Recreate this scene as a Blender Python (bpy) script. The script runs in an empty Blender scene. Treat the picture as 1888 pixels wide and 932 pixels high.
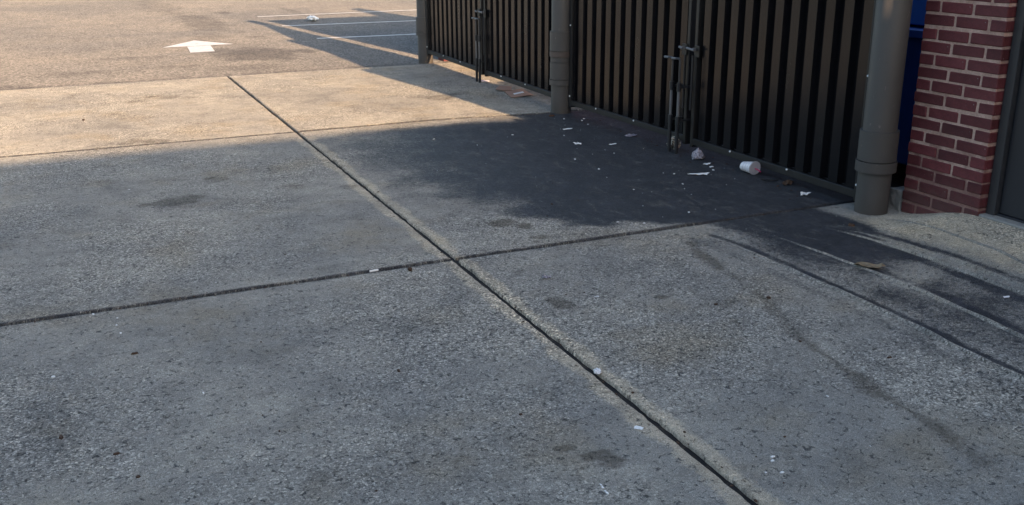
import bpy, bmesh, math, random
import numpy as np
from mathutils import Matrix, Vector, noise
random.seed(11)
S = bpy.context.scene
COL = S.collection

# ------------------------------------------------------------------ camera, sky, sun, exposure
# frame of the place: u runs along the gates (world +Y), v points out in front of them (world -X)
def W(u, v, z=0.0): return Vector((-v, u, z))
cd = bpy.data.cameras.new('camera'); cam = bpy.data.objects.new('camera', cd); COL.objects.link(cam)
cd.sensor_width = 36.0; cd.lens = 36.0 * 1800 / 1888; cd.clip_start = 0.05; cd.clip_end = 2000
R = math.radians
cam.matrix_world = (Matrix.Translation(W(-4.049, 4.0534, 1.55)) @ Matrix.Rotation(R(-24.05), 4, 'Z')
                    @ Matrix.Rotation(R(90 - 18.25), 4, 'X') @ Matrix.Rotation(R(-0.37), 4, 'Z'))
S.camera = cam
SUN_EL = math.atan(1 / 3.29); SUN_AZ = math.atan2(0.124, 0.992)     # light travels along (+u, +v)
wd = bpy.data.worlds.new('World'); S.world = wd; wd.use_nodes = True
nt = wd.node_tree; bg = nt.nodes['Background']; sky = nt.nodes.new('ShaderNodeTexSky')
sky.sky_type = 'NISHITA'; sky.sun_disc = False; sky.sun_elevation = SUN_EL
sky.sun_rotation = math.pi - SUN_AZ; sky.dust_density = 2.2; sky.air_density = 1.0; sky.ozone_density = 1.0
nt.links.new(sky.outputs[0], bg.inputs[0]); bg.inputs[1].default_value = 0.15
sd = bpy.data.lights.new('sun', 'SUN'); sun = bpy.data.objects.new('sun', sd); COL.objects.link(sun)
sd.energy = 5.0; sd.angle = R(0.55); sd.color = (1.0, 0.67, 0.39)
tr = Vector((-math.sin(SUN_AZ) * math.cos(SUN_EL), math.cos(SUN_AZ) * math.cos(SUN_EL), -math.sin(SUN_EL)))
sun.rotation_euler = tr.to_track_quat('-Z', 'Y').to_euler(); sun.location = (8, -30, 12)
S.view_settings.view_transform = 'Standard'; S.view_settings.look = 'None'
S.view_settings.gamma = 1.0; S.view_settings.exposure = 1.3; S.view_settings.use_curve_mapping = False
S.render.engine = 'CYCLES'; S.render.resolution_x = 1024; S.render.resolution_y = 505

# ------------------------------------------------------------------ materials
class NT:
    def __init__(s, name):
        s.m = bpy.data.materials.new(name); s.m.use_nodes = True; s.t = s.m.node_tree
        s.b = s.t.nodes['Principled BSDF']; s.tc = s.t.nodes.new('ShaderNodeTexCoord')
    def link(s, a, b): s.t.links.new(a, b)
    def put(s, sock, v):
        if hasattr(v, 'is_linked') or hasattr(v, 'links'): s.link(v, sock)
        elif isinstance(v, (tuple, list)): sock.default_value = tuple(v) + (1.0,) if len(v) == 3 and len(sock.default_value) == 4 else v
        else: sock.default_value = v
    def mapped(s, scale=(1, 1, 1), rot=(0, 0, 0), loc=(0, 0, 0)):
        n = s.t.nodes.new('ShaderNodeMapping'); n.inputs['Scale'].default_value = scale
        n.inputs['Rotation'].default_value = rot; n.inputs['Location'].default_value = loc
        s.link(s.tc.outputs['Object'], n.inputs['Vector']); return n.outputs[0]
    def noise(s, scale, detail=2, rough=0.5, vec=None, dist=0.0):
        n = s.t.nodes.new('ShaderNodeTexNoise'); n.inputs['Scale'].default_value = scale
        n.inputs['Detail'].default_value = detail; n.inputs['Roughness'].default_value = rough; n.inputs['Distortion'].default_value = dist
        s.link(vec or s.tc.outputs['Object'], n.inputs['Vector']); return n.outputs['Fac']
    def vor(s, scale, vec=None, out='Color', feature='F1'):
        n = s.t.nodes.new('ShaderNodeTexVoronoi'); n.feature = feature; n.inputs['Scale'].default_value = scale
        s.link(vec or s.tc.outputs['Object'], n.inputs['Vector']); return n.outputs[out]
    def ramp(s, fac, stops):
        n = s.t.nodes.new('ShaderNodeValToRGB'); e = n.color_ramp.elements
        while len(e) < len(stops): e.new(0.5)
        for k, (p, c) in enumerate(stops):
            e[k].position = p; e[k].color = (c, c, c, 1) if not isinstance(c, (tuple, list)) else tuple(c) + (1,)
        s.put(n.inputs[0], fac); return n.outputs[0]
    def mix(s, fac, a, b, mode='MIX'):
        n = s.t.nodes.new('ShaderNodeMix'); n.data_type = 'RGBA'; n.blend_type = mode; n.clamp_result = False
        s.put(n.inputs[0], fac); s.put(n.inputs[6], a); s.put(n.inputs[7], b); return n.outputs[2]
    def math(s, op, a, b=0.0, clamp=False):
        n = s.t.nodes.new('ShaderNodeMath'); n.operation = op; n.use_clamp = clamp
        s.put(n.inputs[0], a); s.put(n.inputs[1], b); return n.outputs[0]
    def smooth(s, v, lo, hi, a=0.0, b=1.0):
        n = s.t.nodes.new('ShaderNodeMapRange'); n.interpolation_type = 'SMOOTHSTEP'
        s.put(n.inputs[0], v); n.inputs[1].default_value = lo; n.inputs[2].default_value = hi
        n.inputs[3].default_value = a; n.inputs[4].default_value = b; return n.outputs[0]
    def attr(s, name):
        n = s.t.nodes.new('ShaderNodeAttribute'); n.attribute_name = name; return n.outputs['Fac']
    def bump(s, h, strength, dist):
        n = s.t.nodes.new('ShaderNodeBump'); n.inputs['Strength'].default_value = strength; n.inputs['Distance'].default_value = dist
        s.put(n.inputs['Height'], h); s.link(n.outputs[0], s.b.inputs['Normal'])
    def done(s, col, rough=0.6, spec=None, metal=0.0):
        s.put(s.b.inputs['Base Color'], col); s.put(s.b.inputs['Roughness'], rough); s.b.inputs['Metallic'].default_value = metal
        if spec is not None: s.b.inputs['Specular IOR Level'].default_value = spec
        return s.m

def mat_concrete():
    k = NT('weathered_concrete')
    flat = k.mapped((1, 1, 0.3))
    big = k.noise(0.9, 6, 0.62, flat); mid = k.noise(7, 5, 0.65, flat, 0.4); tint = k.noise(1.7, 4, 0.6, k.mapped((1, 1, .3), loc=(7, 3, 0)))
    agg = k.vor(150, flat); fine = k.noise(270, 3, 0.7, flat); grit = k.noise(46, 5, 0.75, flat, 0.8)
    c = k.mix(k.smooth(big, 0.32, 0.68), (0.252, 0.245, 0.226), (0.345, 0.328, 0.288))
    c = k.mix(k.smooth(tint, 0.50, 0.72, 0, 0.55), c, (0.285, 0.245, 0.178))
    c = k.mix(1.0, c, k.ramp(mid, [(0.25, 0.74), (0.5, 1.0), (0.78, 1.18)]), 'MULTIPLY')
    soot = k.noise(1.25, 7, 0.72, k.mapped((1, 1, .3), loc=(5, 1, 0)), 1.1)
    c = k.mix(1.0, c, k.ramp(soot, [(0.28, (0.68, 0.69, 0.71)), (0.46, (0.97, 0.97, 0.97)), (0.70, (1.10, 1.09, 1.06))]), 'MULTIPLY')
    bw = k.t.nodes.new('ShaderNodeSeparateColor'); k.link(agg, bw.inputs[0]); a1 = bw.outputs[0]
    dens = k.noise(0.8, 4, 0.6, k.mapped((1, 1, .3), loc=(2, 9, 0)))
    c = k.mix(k.smooth(dens, 0.40, 0.60, 0.25, 1.0), c, k.mix(1.0, c, k.ramp(a1, [(0.0, 0.40), (0.4, 0.92), (0.8, 1.15), (1.0, 2.2)]), 'MULTIPLY'))
    c = k.mix(1.0, c, k.ramp(fine, [(0.30, 0.50), (0.5, 1.0), (0.70, 1.58)]), 'MULTIPLY')
    # worn paste with pits: pits are sparse on smoother patches, dense where the paste is gone
    pit = k.smooth(k.math('ADD', grit, k.math('MULTIPLY', k.math('SUBTRACT', 0.5, dens), 0.10)), 0.37, 0.43)
    c = k.mix(k.math('SUBTRACT', 1.0, pit), c, k.mix(1.0, c, (0.34, 0.35, 0.39), 'MULTIPLY'))
    # stains: oil film, brown grime, sandy pale rims
    ns = k.math('MULTIPLY', k.math('SUBTRACT', k.noise(6, 7, 0.78, flat, 0.6), 0.5), 1.5)
    sp = k.math('MULTIPLY', k.math('SUBTRACT', k.noise(60, 5, 0.85, flat), 0.5), 2.0)
    pale = k.math('ADD', k.attr('pale'), k.math('ADD', ns, sp))
    c = k.mix(k.smooth(pale, 0.30, 0.95, 0, 0.9), c, k.mix(1.0, c, (1.62, 1.48, 1.28), 'MULTIPLY'))
    gr = k.math('ADD', k.attr('grime'), k.math('ADD', ns, k.math('MULTIPLY', sp, 0.7)))
    c = k.mix(k.smooth(gr, 0.30, 0.95, 0, 0.80), c, k.mix(1.0, c, (0.36, 0.33, 0.30), 'MULTIPLY'))
    gsp = k.math('ADD', k.math('MULTIPLY', k.math('MULTIPLY', k.math('SUBTRACT', k.noise(34, 6, 0.9, flat), 0.5), 2.4), 0.75), k.math('MULTIPLY', k.math('SUBTRACT', k.noise(190, 3, 0.75, flat), 0.5), 1.5))
    oil = k.math('ADD', k.attr('oil'), k.math('ADD', k.math('MULTIPLY', ns, 0.38), k.math('MULTIPLY', gsp, 1.0)))
    om = k.smooth(oil, 0.14, 0.84)
    oc = k.mix(k.smooth(k.noise(5, 5, 0.65, flat, 0.5), 0.35, 0.75), (0.017, 0.019, 0.026), (0.034, 0.036, 0.046))
    oc = k.mix(1.0, oc, k.ramp(k.noise(24, 6, 0.85, flat), [(0.36, 0.62), (0.5, 1.0), (0.66, 1.75)]), 'MULTIPLY')
    oc = k.mix(1.0, oc, k.ramp(fine, [(0.32, 0.55), (0.52, 1.0), (0.66, 1.9)]), 'MULTIPLY')
    oc = k.mix(k.smooth(k.vor(85, flat, 'Distance'), 0.02, 0.10, 0.55, 0.0), oc, (0.13, 0.13, 0.135))
    scuff = k.noise(4.5, 6, 0.75, k.mapped((2.6, 1, 1), (0, 0, 0.5)), 0.8)
    c = k.mix(k.math('MULTIPLY', om, k.smooth(scuff, 0.50, 0.80, 0.97, 0.60)), c, oc)
    h = k.math('ADD', k.math('MULTIPLY', pit, 1.0), k.math('ADD', k.math('MULTIPLY', a1, 0.5), k.math('MULTIPLY', fine, 0.7)))
    k.bump(h, 0.9, 0.009)
    k.b.inputs['Diffuse Roughness'].default_value = 0.6
    return k.done(c, k.smooth(om, 0, 1, 0.92, 0.62), 0.35)

def mat_asphalt():
    k = NT('sun_bleached_asphalt')
    flat = k.mapped((1, 1, 0.3))
    big = k.noise(0.35, 6, 0.65, flat, 0.4); mid = k.noise(2.4, 5, 0.7, k.mapped((2.2, 0.8, 1)), 0.5)
    a1 = k.vor(60, flat); bw = k.t.nodes.new('ShaderNodeSeparateColor'); k.link(a1, bw.inputs[0])
    fine = k.noise(160, 3, 0.65, flat)
    c = k.mix(k.smooth(big, 0.3, 0.7), (0.100, 0.098, 0.098), (0.146, 0.137, 0.126))
    c = k.mix(1.0, c, k.ramp(mid, [(0.28, 0.78), (0.5, 1.0), (0.75, 1.14)]), 'MULTIPLY')
    c = k.mix(1.0, c, k.ramp(bw.outputs[0], [(0.0, 0.45), (0.5, 0.95), (1.0, 1.8)]), 'MULTIPLY')
    c = k.mix(1.0, c, k.ramp(fine, [(0.3, 0.66), (0.5, 1.0), (0.7, 1.3)]), 'MULTIPLY')
    gr = k.math('ADD', k.attr('grime'), k.math('MULTIPLY', k.math('SUBTRACT', k.noise(3.5, 6, 0.7, k.mapped((1.5, 0.9, 1)), 0.6), 0.5), 1.2))
    c = k.mix(k.smooth(gr, 0.20, 0.85, 0, 0.85), c, k.mix(1.0, c, (0.46, 0.45, 0.46), 'MULTIPLY'))
    k.bump(k.math('ADD', bw.outputs[0], fine), 0.6, 0.006)
    k.b.inputs['Diffuse Roughness'].default_value = 0.8
    return k.done(c, 0.9, 0.3)

def mat_paint(name, col, rough=0.4, var=0.18, scale=6, spec=0.5, bump=0.05, dirt=None, stretch=(1, 1, 0.35), wave=0.0, chips=None):
    k = NT(name)
    n = k.noise(scale, 5, 0.65, k.mapped(stretch)); f = k.noise(scale * 14, 3, 0.6)
    c = k.mix(1.0, col, k.ramp(n, [(0.25, 1 - var), (0.5, 1.0), (0.78, 1 + var)]), 'MULTIPLY')
    if dirt:
        c = k.mix(k.smooth(k.math('ADD', n, k.math('MULTIPLY', f, 0.5)), 0.72, 1.0, 0, 0.6), c, dirt)
    if chips:
        ch = k.noise(38, 4, 0.75, k.mapped((1, 1, 0.5), loc=(4, 2, 8))); sc = k.noise(5, 5, 0.7, k.mapped((1, 1, 1.4), loc=(1, 6, 3)), 1.0)
        c = k.mix(k.smooth(ch, 0.66, 0.70, 0, 0.75), c, chips)
        c = k.mix(k.smooth(sc, 0.55, 0.75, 0, 0.45), c, k.mix(1.0, c, (0.55, 0.53, 0.50), 'MULTIPLY'))
        sx = k.t.nodes.new('ShaderNodeSeparateXYZ'); k.link(k.tc.outputs['Object'], sx.inputs[0])
        c = k.mix(k.smooth(k.math('ADD', sx.outputs[2], k.math('MULTIPLY', n, 0.25)), 0.11, 0.26, 0.6, 0), c, (0.055, 0.047, 0.040))
    if wave: k.bump(n, wave, 0.012)
    else: k.bump(f, bump, 0.002)
    return k.done(c, k.ramp(n, [(0.3, rough * 0.85), (0.7, min(1, rough * 1.25))]), spec)

def mat_brick_paint():
    k = NT('maroon_painted_brick')
    n = k.noise(5, 4, 0.6); f = k.noise(90, 4, 0.7); oi = k.t.nodes.new('ShaderNodeObjectInfo')
    c = k.mix(k.smooth(n, 0.3, 0.7), (0.098, 0.019, 0.022), (0.138, 0.029, 0.032))
    c = k.mix(1.0, c, k.ramp(oi.outputs['Random'], [(0, 0.70), (1, 1.26)]), 'MULTIPLY')
    c = k.mix(1.0, c, k.ramp(f, [(0.3, 0.8), (0.6, 1.08)]), 'MULTIPLY')
    sp = k.noise(75, 2, 0.5, k.mapped(loc=(3, 1, 4)))
    c = k.mix(k.smooth(sp, 0.735, 0.76, 0, 0.8), c, (0.40, 0.34, 0.32))
    geo = k.t.nodes.new('ShaderNodeNewGeometry'); sx = k.t.nodes.new('ShaderNodeSeparateXYZ'); k.link(geo.outputs['Position'], sx.inputs[0])
    gn = k.noise(16, 5, 0.75, geo.outputs['Position'])
    c = k.mix(k.smooth(k.math('SUBTRACT', sx.outputs[2], k.math('MULTIPLY', gn, 0.5)), -0.20, 0.02, 0.45, 0.0), c, (0.10, 0.060, 0.052))   # splashed soil on the lowest courses
    big = k.noise(3.2, 4, 0.65, geo.outputs['Position'])
    c = k.mix(1.0, c, k.ramp(big, [(0.3, 0.72), (0.7, 1.15)]), 'MULTIPLY')
    k.bump(f, 0.5, 0.005)
    return k.done(c, 0.62, 0.4)

def mat_mortar():
    k = NT('tan_mortar')
    f = k.noise(120, 4, 0.7); n = k.noise(11, 4, 0.6)
    c = k.mix(k.smooth(n, 0.3, 0.7), (0.40, 0.245, 0.19), (0.60, 0.40, 0.32))
    c = k.mix(1.0, c, k.ramp(f, [(0.3, 0.75), (0.7, 1.15)]), 'MULTIPLY')
    sx = k.t.nodes.new('ShaderNodeSeparateXYZ'); k.link(k.tc.outputs['Object'], sx.inputs[0])
    hz = k.math('ADD', sx.outputs[2], k.math('MULTIPLY', k.math('SUBTRACT', n, 0.5), 0.5))
    c = k.mix(k.smooth(hz, 0.24, 0.46, 0.62, 0.0), c, (0.135, 0.050, 0.048))     # lowest courses: joints painted over with the bricks
    k.bump(f, 0.7, 0.006)
    return k.done(c, 0.9, 0.2)

def mat_plain(name, col, rough=0.6, var=0.12, scale=30, spec=0.4, metal=0.0, trans=0.0):
    k = NT(name); n = k.noise(scale, 4, 0.6)
    c = k.mix(1.0, col, k.ramp(n, [(0.25, 1 - var), (0.75, 1 + var)]), 'MULTIPLY')
    k.done(c, rough, spec, metal); return k.m

M = dict(
    concrete=mat_concrete(), asphalt=mat_asphalt(), brick=mat_brick_paint(), mortar=mat_mortar(),
    sheet=mat_paint('bronze_sheet_paint', (0.0075, 0.0074, 0.0088), 0.22, 0.14, 2.2, 0.33, 0.0, stretch=(1, 1, 0.5), wave=0.25),
    rail=mat_paint('black_brown_rail_paint', (0.013, 0.012, 0.012), 0.50, 0.25, 9, 0.4, 0.15, (0.02, 0.018, 0.016)),
    post=mat_paint('taupe_post_paint', (0.068, 0.063, 0.059), 0.55, 0.15, 5, 0.45, 0.12, chips=(0.16, 0.14, 0.125)),
    band=mat_paint('faded_brown_band_paint', (0.085, 0.066, 0.057), 0.55, 0.15, 8, 0.4, 0.10),
    rod=mat_paint('dark_rod_paint', (0.016, 0.017, 0.020), 0.42, 0.2, 14, 0.5, 0.1),
    steel=mat_paint('worn_grey_steel', (0.12, 0.12, 0.125), 0.45, 0.25, 20, 0.6, 0.2),
    screw=mat_plain('white_screw_head', (0.75, 0.75, 0.74), 0.35, 0.05),
    joint=mat_paint('dark_joint_filler', (0.018, 0.017, 0.018), 0.9, 0.5, 9, 0.2, 0.8, (0.10, 0.085, 0.065), (1, 1, 1)),
    door=mat_paint('charcoal_door_paint', (0.020, 0.021, 0.026), 0.38, 0.15, 3, 0.5, 0.04),
    jamb=mat_paint('charcoal_jamb_paint', (0.040, 0.040, 0.042), 0.45, 0.15, 4, 0.5, 0.05),
    blue=mat_paint('dark_blue_container_paint', (0.025, 0.09, 0.40), 0.45, 0.2, 4, 0.5, 0.06),
    lid=mat_paint('blue_lid_plastic', (0.02, 0.12, 0.50), 0.5, 0.15, 4, 0.5, 0.06),
    white=mat_plain('white_paper', (0.78, 0.78, 0.77), 0.75, 0.06, 60, 0.2),
    cup=mat_plain('white_coated_cup', (0.76, 0.74, 0.75), 0.45, 0.05, 40, 0.4),
    lidgrey=mat_plain('frosted_grey_lid', (0.42, 0.40, 0.42), 0.35, 0.06, 40, 0.5),
    straw=mat_plain('pink_straw', (0.55, 0.03, 0.14), 0.4, 0.05),
    print_=mat_plain('pale_grey_print', (0.50, 0.36, 0.40), 0.6, 0.1),
    card=mat_paint('brown_cardboard', (0.36, 0.225, 0.165), 0.85, 0.12, 12, 0.15, 0.1),
    leaf=mat_paint('dry_tan_leaf', (0.21, 0.165, 0.11), 0.8, 0.6, 40, 0.2, 0.4),
    brownbit=mat_paint('dark_brown_scrap', (0.075, 0.045, 0.030), 0.8, 0.4, 50, 0.2, 0.3),
    black=mat_plain('black_scrap', (0.010, 0.010, 0.011), 0.6, 0.2),
    kerb=mat_paint('pale_rough_concrete', (0.30, 0.29, 0.265), 0.92, 0.3, 14, 0.3, 0.8, (0.12, 0.115, 0.10)),
    wall=mat_paint('maroon_block_wall', (0.12, 0.035, 0.038), 0.85, 0.2, 3, 0.3, 0.4),
    store=mat_paint('store_wall_brick_red', (0.20, 0.085, 0.07), 0.85, 0.2, 2, 0.3, 0.4),
    glass=mat_plain('dark_store_glass', (0.02, 0.025, 0.03), 0.08, 0.05, 2, 0.6),
)
def mat_roadpaint():
    k = NT('worn_white_road_paint'); n = k.noise(4, 6, 0.75, None, 0.5); f = k.noise(60, 3, 0.7)
    w = k.math('ADD', n, k.math('MULTIPLY', f, 0.35))
    c = k.mix(k.smooth(w, 0.74, 0.92, 0.0, 0.75), (0.70, 0.68, 0.65), (0.22, 0.21, 0.19))
    c = k.mix(1.0, c, k.ramp(k.noise(14, 4), [(0.3, 0.82), (0.7, 1.08)]), 'MULTIPLY')
    k.bump(f, 0.4, 0.003); return k.done(c, 0.85, 0.2)
M['paintline'] = mat_roadpaint()
def mat_wrap(name, a, b, c3, sc):
    k = NT(name); n = k.noise(sc, 3, 0.6, None, 0.6)
    c = k.ramp(n, [(0.30, a), (0.47, a), (0.53, b), (0.62, b), (0.68, c3)])
    k.bump(k.noise(sc * 2, 3), 0.4, 0.004); return k.done(c, 0.5, 0.4)
M['bag'] = mat_wrap('grey_mauve_crumpled_film', (0.20, 0.18, 0.205), (0.36, 0.33, 0.36), (0.12, 0.10, 0.12), 55)
M['wrapper'] = mat_wrap('mottled_food_wrapper', (0.045, 0.035, 0.03), (0.50, 0.46, 0.38), (0.30, 0.035, 0.045), 32)

# ------------------------------------------------------------------ mesh helpers
class MB:
    def __init__(s): s.v = []; s.f = []
    def add(s, pts, faces):
        o = len(s.v); s.v += [tuple(p) for p in pts]; s.f += [tuple(i + o for i in f) for f in faces]; return s
    def box(s, u0, u1, v0, v1, z0, z1):
        p = [(u, v, z) for z in (z0, z1) for v in (v0, v1) for u in (u0, u1)]
        return s.add(p, [(0, 2, 3, 1), (4, 5, 7, 6), (0, 1, 5, 4), (2, 6, 7, 3), (0, 4, 6, 2), (1, 3, 7, 5)])
    def tube(s, path, r, n=12, cap=True):
        path = [Vector(p) for p in path]; rs = r if isinstance(r, (list, tuple)) else [r] * len(path); P = []
        for i, c in enumerate(path):
            a = path[max(i - 1, 0)]; b = path[min(i + 1, len(path) - 1)]; t = (b - a).normalized()
            x = t.orthogonal().normalized() if abs(t.z) < 0.99 else Vector((1, 0, 0)); y = t.cross(x).normalized(); x = y.cross(t)
            P += [c + rs[i] * (math.cos(2 * math.pi * k / n) * x + math.sin(2 * math.pi * k / n) * y) for k in range(n)]
        F = [(i * n + k, i * n + (k + 1) % n, (i + 1) * n + (k + 1) % n, (i + 1) * n + k) for i in range(len(path) - 1) for k in range(n)]
        if cap: F += [tuple(range(n))[::-1], tuple((len(path) - 1) * n + k for k in range(n))]
        return s.add(P, F)
    def lathe(s, cu, cv, prof, n=40, open_top=False):
        P = [(cu + r * math.cos(2 * math.pi * k / n), cv + r * math.sin(2 * math.pi * k / n), z) for r, z in prof for k in range(n)]
        F = [(i * n + k, i * n + (k + 1) % n, (i + 1) * n + (k + 1) % n, (i + 1) * n + k) for i in range(len(prof) - 1) for k in range(n)]
        F += [tuple(range(n))[::-1], tuple((len(prof) - 1) * n + k for k in range(n))]
        return s.add(P, F)
    def prism(s, poly, z0, z1):           # poly in (u, v), counter-clockwise
        n = len(poly); a = sum(poly[i][0] * poly[(i + 1) % n][1] - poly[(i + 1) % n][0] * poly[i][1] for i in range(n))
        if a < 0: poly = poly[::-1]
        P = [(u, v, z0) for u, v in poly] + [(u, v, z1) for u, v in poly]
        return s.add(P, [tuple(range(n))[::-1], tuple(range(n, 2 * n))] + [(i, (i + 1) % n, n + (i + 1) % n, n + i) for i in range(n)])
    def build(s, name, mat, parent=None, base=None, smooth=False, bevel=0.0, jitter=0.0):
        if parent is not None:
            r = parent
            while r.parent: r = r.parent
            o0 = r.location.copy()
        else: o0 = W(*base) if base else Vector((0, 0, 0))
        me = bpy.data.meshes.new(name); P = [W(*p) - o0 for p in s.v]
        if jitter: P = [p + jitter * noise.noise_vector(p * 31.0) for p in P]
        me.from_pydata(P, [], s.f); me.update()
        if bevel or True:
            bm = bmesh.new(); bm.from_mesh(me); bmesh.ops.recalc_face_normals(bm, faces=bm.faces)
            if bevel: bmesh.ops.bevel(bm, geom=[e for e in bm.edges if len(e.link_faces) == 2 and e.calc_face_angle(0) > 0.6], offset=bevel, segments=1, affect='EDGES', clamp_overlap=True)
            bm.to_mesh(me); bm.free()
        me.materials.append(mat)
        if smooth:
            for p in me.polygons: p.use_smooth = True
            try: me.set_sharp_from_angle(angle=R(32))
            except Exception: pass
        o = bpy.data.objects.new(name, me); COL.objects.link(o)
        if parent is not None: o.parent = parent
        else: o.location = o0
        return o
def thing(name, label, cat, base, group=None):
    o = bpy.data.objects.new(name, None); COL.objects.link(o); o.location = W(*base); o.empty_display_size = 0.1
    return tag(o, label, cat, group)
def tag(o, label=None, cat=None, group=None, kind=None):
    if label: o['label'] = label
    if cat: o['category'] = cat
    if group: o['group'] = group
    if kind: o['kind'] = kind
    return o

# ------------------------------------------------------------------ ground
def sst(x): x = min(max(x, 0.0), 1.0); return x * x * (3 - 2 * x)
def rise(u, v):                            # the apron ramps up to the door sill beside the brick pier
    up = 0.112 * sst(-u / 0.55) * sst((0.50 - v) / 0.72)
    return up - 0.024 * sst((u - 0.9) / 1.1) * sst((5.2 - u) / 1.0) * sst((1.3 - v) / 1.2)     # and sags a little in front of the middle post
def fbm(u, v, s, o=0.0): return noise.fractal(Vector((u * s + o, v * s - o, 0.3 + o)), 0.9, 2.1, 4)
def seg_d(u, v, pts):
    best = 9e9; tt = 0
    for i in range(len(pts) - 1):
        a = pts[i]; b = pts[i + 1]; du = b[0] - a[0]; dv = b[1] - a[1]
        t = max(0, min(1, ((u - a[0]) * du + (v - a[1]) * dv) / (du * du + dv * dv)))
        d = math.hypot(u - a[0] - t * du, v - a[1] - t * dv)
        if d < best: best = d; tt = i + t
    return best, tt
# dark spots and patches on the slabs: u, v, radius across, radius along, amount
SPOTS = [(0.76, 1.97, .09, .08, .9), (.63, 1.89, .045, .08, .8), (.42, 1.91, .06, .04, .8), (.35, 1.95, .05, .04, .7), (.44, 1.69, .05, .04, .5),
         (2.01, 3.56, .22, .13, .75), (2.5, 3.27, .10, .10, .65), (2.61, 3.53, .06, .06, .5), (2.08, 2.89, .09, .08, .5), (1.92, 2.54, .05, .07, .5),
         (-.53, 2.24, .08, .10, .75), (-.61, 1.80, .055, .05, .9), (-.51, 1.80, .06, .05, .6), (-1.62, 2.80, .05, .04, .8), (-1.70, 2.73, .06, .03, .8), (-1.76, 2.69, .04, .025, .8),
         (5.02, .72, .20, .22, .6), (6.16, 3.32, .36, .30, .55), (4.02, 3.59, .25, .10, .65), (-1.48, 3.36, .42, .10, .40), (-1.52, 3.7, .25, .08, .38),
         (5.1, 1.03, .12, .16, .5), (-1.71, 2.11, .06, .05, .5), (-2.11, 2.01, .08, .04, .45), (-.79, 1.6, .10, .10, .5), (1.5, 3.26, .25, .17, .35),
         (.57, 3.12, .2, .14, .3), (5.9, 2.5, .5, .3, .35), (4.7, 1.7, .4, .35, .35), (6.6, 4.4, .6, .3, .35), (4.5, 2.2, .35, .2, .3)]
DIRT = [(0, 1.24), (-.39, 1.33), (-.63, 1.35), (-.90, 1.42), (-1.19, 1.535), (-1.39, 1.568), (-1.58, 1.591), (-1.74, 1.625), (-1.85, 1.62), (-2.0, 1.62), (-2.3, 1.68), (-2.6, 1.7)]
RIDGES = [[(.05, 1.085), (-.10, 1.055), (-.23, 1.045), (-.50, 1.040), (-.81, 1.036), (-1.05, 1.032), (-1.30, 1.036), (-1.55, 1.055), (-1.85, 1.062), (-2.3, 1.07), (-2.8, 1.08)],
          [(.02, .79), (-.20, .745), (-.45, .725), (-.77, .705), (-1.07, .70), (-1.36, .715), (-1.59, .738), (-2.1, .75), (-2.8, .76)],
          [(.06, .46), (-.166, .389), (-.408, .357), (-.652, .347), (-.875, .336), (-1.10, .345), (-1.26, .346), (-1.8, .36), (-2.8, .37)],
          [(-.20, .335), (-.277, .319), (-.544, .300), (-.836, .275), (-1.064, .283), (-1.227, .285), (-1.8, .30), (-2.8, .30)],
          [(-.10, .03), (-.164, .018), (-.455, .068), (-.706, .078), (-.938, .088), (-1.056, .11), (-1.4, .12), (-2.8, .12)]]
UJ = [-6.9, -3.31, 0.272, 3.87, 7.47]; VJ = [-3.2, 2.44, 6.2, 10.0]; HALF = 0.014; HALFU = 0.0155
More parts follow.
